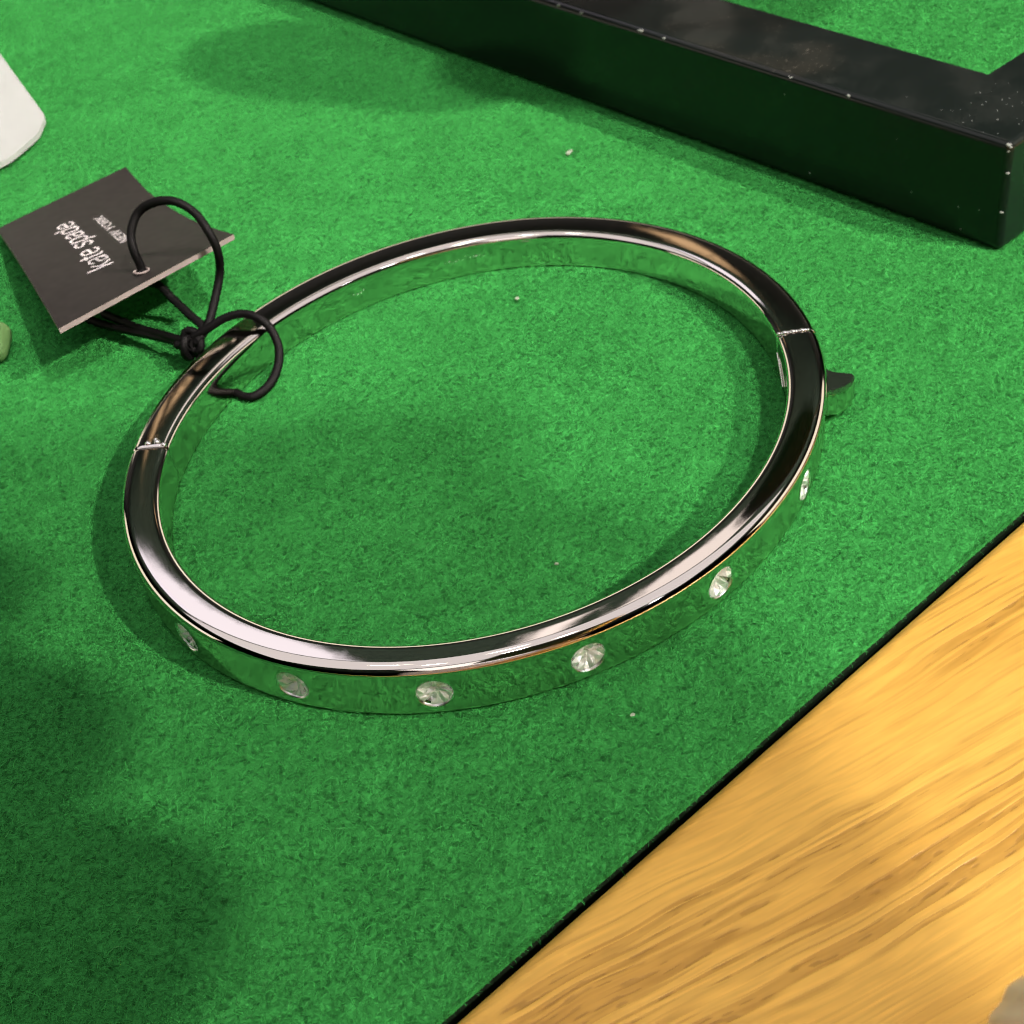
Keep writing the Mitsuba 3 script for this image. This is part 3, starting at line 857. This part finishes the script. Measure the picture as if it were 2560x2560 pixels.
for (a, b), (r0, r1) in zip(thumb, ((7.0, 8.4), (8.4, 12))):
    body.append(bone(P(*a), P(*b), r0, r1))
body.append(bone(P(104, -6, 13), P(128, 22, 20), 12, 17))
body.append(bone(P(128, 24, 22), P(170, 26, 26), 19, 20))
body.append(bone(P(170, 26, 26), P(260, 34, 34), 20, 28))
hand = m3.Manifold.batch_boolean(body, m3.OpType.Add).refine_to_length(3.0)
hm = hand.to_mesh()
hand = trimesh.Trimesh(hm.vert_properties[:, :3], hm.tri_verts, process=True)
trimesh.smoothing.filter_taubin(hand, iterations=12)
near = np.linalg.norm(hand.vertices - F0, axis=1)
tipfaces = np.where((near[hand.faces] < 16).any(1))[0]
v2, f2 = trimesh.remesh.subdivide(hand.vertices, hand.faces, tipfaces)
for _ in range(3):
    nn = np.linalg.norm(v2 - F0, axis=1)
    v2, f2 = trimesh.remesh.subdivide(v2, f2, np.where((nn[f2] < 13).any(1))[0])
hand = trimesh.Trimesh(v2, f2, process=True)
dist = np.linalg.norm(hand.vertices - F0 - fd * 6 - np.array([0, 0, -4.0]), axis=1)
ridge = np.sin(dist * 2 * math.pi / 0.75) * 0.07 * np.clip((14 - np.linalg.norm(hand.vertices - F0, axis=1)) / 4, 0, 1)
hand.vertices += hand.vertex_normals * ridge[:, None]
obj('hand', hand, 'skin', HD, smooth=True)
obj('sleeve', tube(np.array([P(a, 26 + (a - 170) * 0.09, 26 + (a - 170) * 0.09) for a in np.linspace(205, 330, 12)]), 33, 40), 'shirt_cloth', HD, smooth=40)
ell = lambda c_, r_: m3.Manifold.sphere(1, 48).scale(list(r_)).translate(list(c_))
torso = m3.Manifold.batch_hull([ell((-40, -560, 330), (190, 90, 60)), ell((-40, -540, 60), (170, 110, 60)), ell((-40, -550, -260), (165, 105, 60))])
arm_ = bone(P(330, 42, 44), (175, -520, 240), 40, 56) + bone((175, -520, 240), (130, -560, 340), 56, 62)
shirt = (torso + arm_).refine_to_length(30)
hm = shirt.to_mesh()
shirt = trimesh.Trimesh(hm.vert_properties[:, :3], hm.tri_verts, process=True)
trimesh.smoothing.filter_taubin(shirt, iterations=20)
obj('shirt', shirt, 'shirt_cloth', HD, smooth=True)
nail = m3.Manifold.sphere(1, 32).scale([4.0, 5.6, 1.3]).rotate([0, 0, math.degrees(math.atan2(fd[1], fd[0])) - 90]).translate((P(5.5, 0.2, 4.6)).tolist())
obj('fingernail', nail, 'nail', HD, smooth=60)

PH = thing('phone', 'black phone held over the counter, taking the picture', 'phone')


def in_phone(lo, hi, r):
    s = m3.Manifold.sphere(r, 16)
    pts = [CAM + RIGHT * a + UP * b - VIEW * c for a in (lo[0] + r, hi[0] - r) for b in (lo[1] + r, hi[1] - r) for c in (lo[2] + r, hi[2] - r)]
    return m3.Manifold.batch_hull([s.translate(q.tolist()) for q in pts])


obj('body', in_phone((-8, -6, 3.0), (58, 88, 11.0), 3.5), 'black_plastic', PH, smooth=40)


def ph(a, b, c):
    return CAM + RIGHT * a + UP * b - VIEW * c


grip = []
for b, r_ in ((20, 6.0), (35, 6.5), (50, 6.5), (64, 5.8)):
    grip += [bone(ph(58, b, 26), ph(61, b, 10), r_ + 1, r_ + 0.5), bone(ph(61, b, 10), ph(57, b, -1), r_ + 0.5, r_), bone(ph(57, b, -1), ph(48, b - 1, -4), r_, r_ - 1.2)]
    grip.append(bone(ph(58, b, 26), ph(46, 24, 48), r_ + 1, 15))
grip += [bone(ph(46, 24, 48), ph(28, 32, 30), 13, 9), bone(ph(28, 32, 30), ph(16, 40, 19), 9, 7.5), bone(ph(46, 24, 48), ph(78, 10, 110), 17, 20), bone(ph(78, 10, 110), ph(168, -30, 260), 20, 27)]
g2 = m3.Manifold.batch_boolean(grip, m3.OpType.Add).refine_to_length(3.5)
hm = g2.to_mesh()
g2 = trimesh.Trimesh(hm.vert_properties[:, :3], hm.tri_verts, process=True)
trimesh.smoothing.filter_taubin(g2, iterations=12)
obj('hand', g2, 'skin', HD, smooth=True)
E1_, E2_ = ph(148, -22, 225), np.array([190.0, -540.0, 270.0])
slv = m3.Manifold.batch_hull([m3.Manifold.sphere(34, 28).translate(E1_.tolist()), m3.Manifold.sphere(56, 28).translate(E2_.tolist())])
obj('sleeve', slv, 'shirt_cloth', HD, smooth=50)
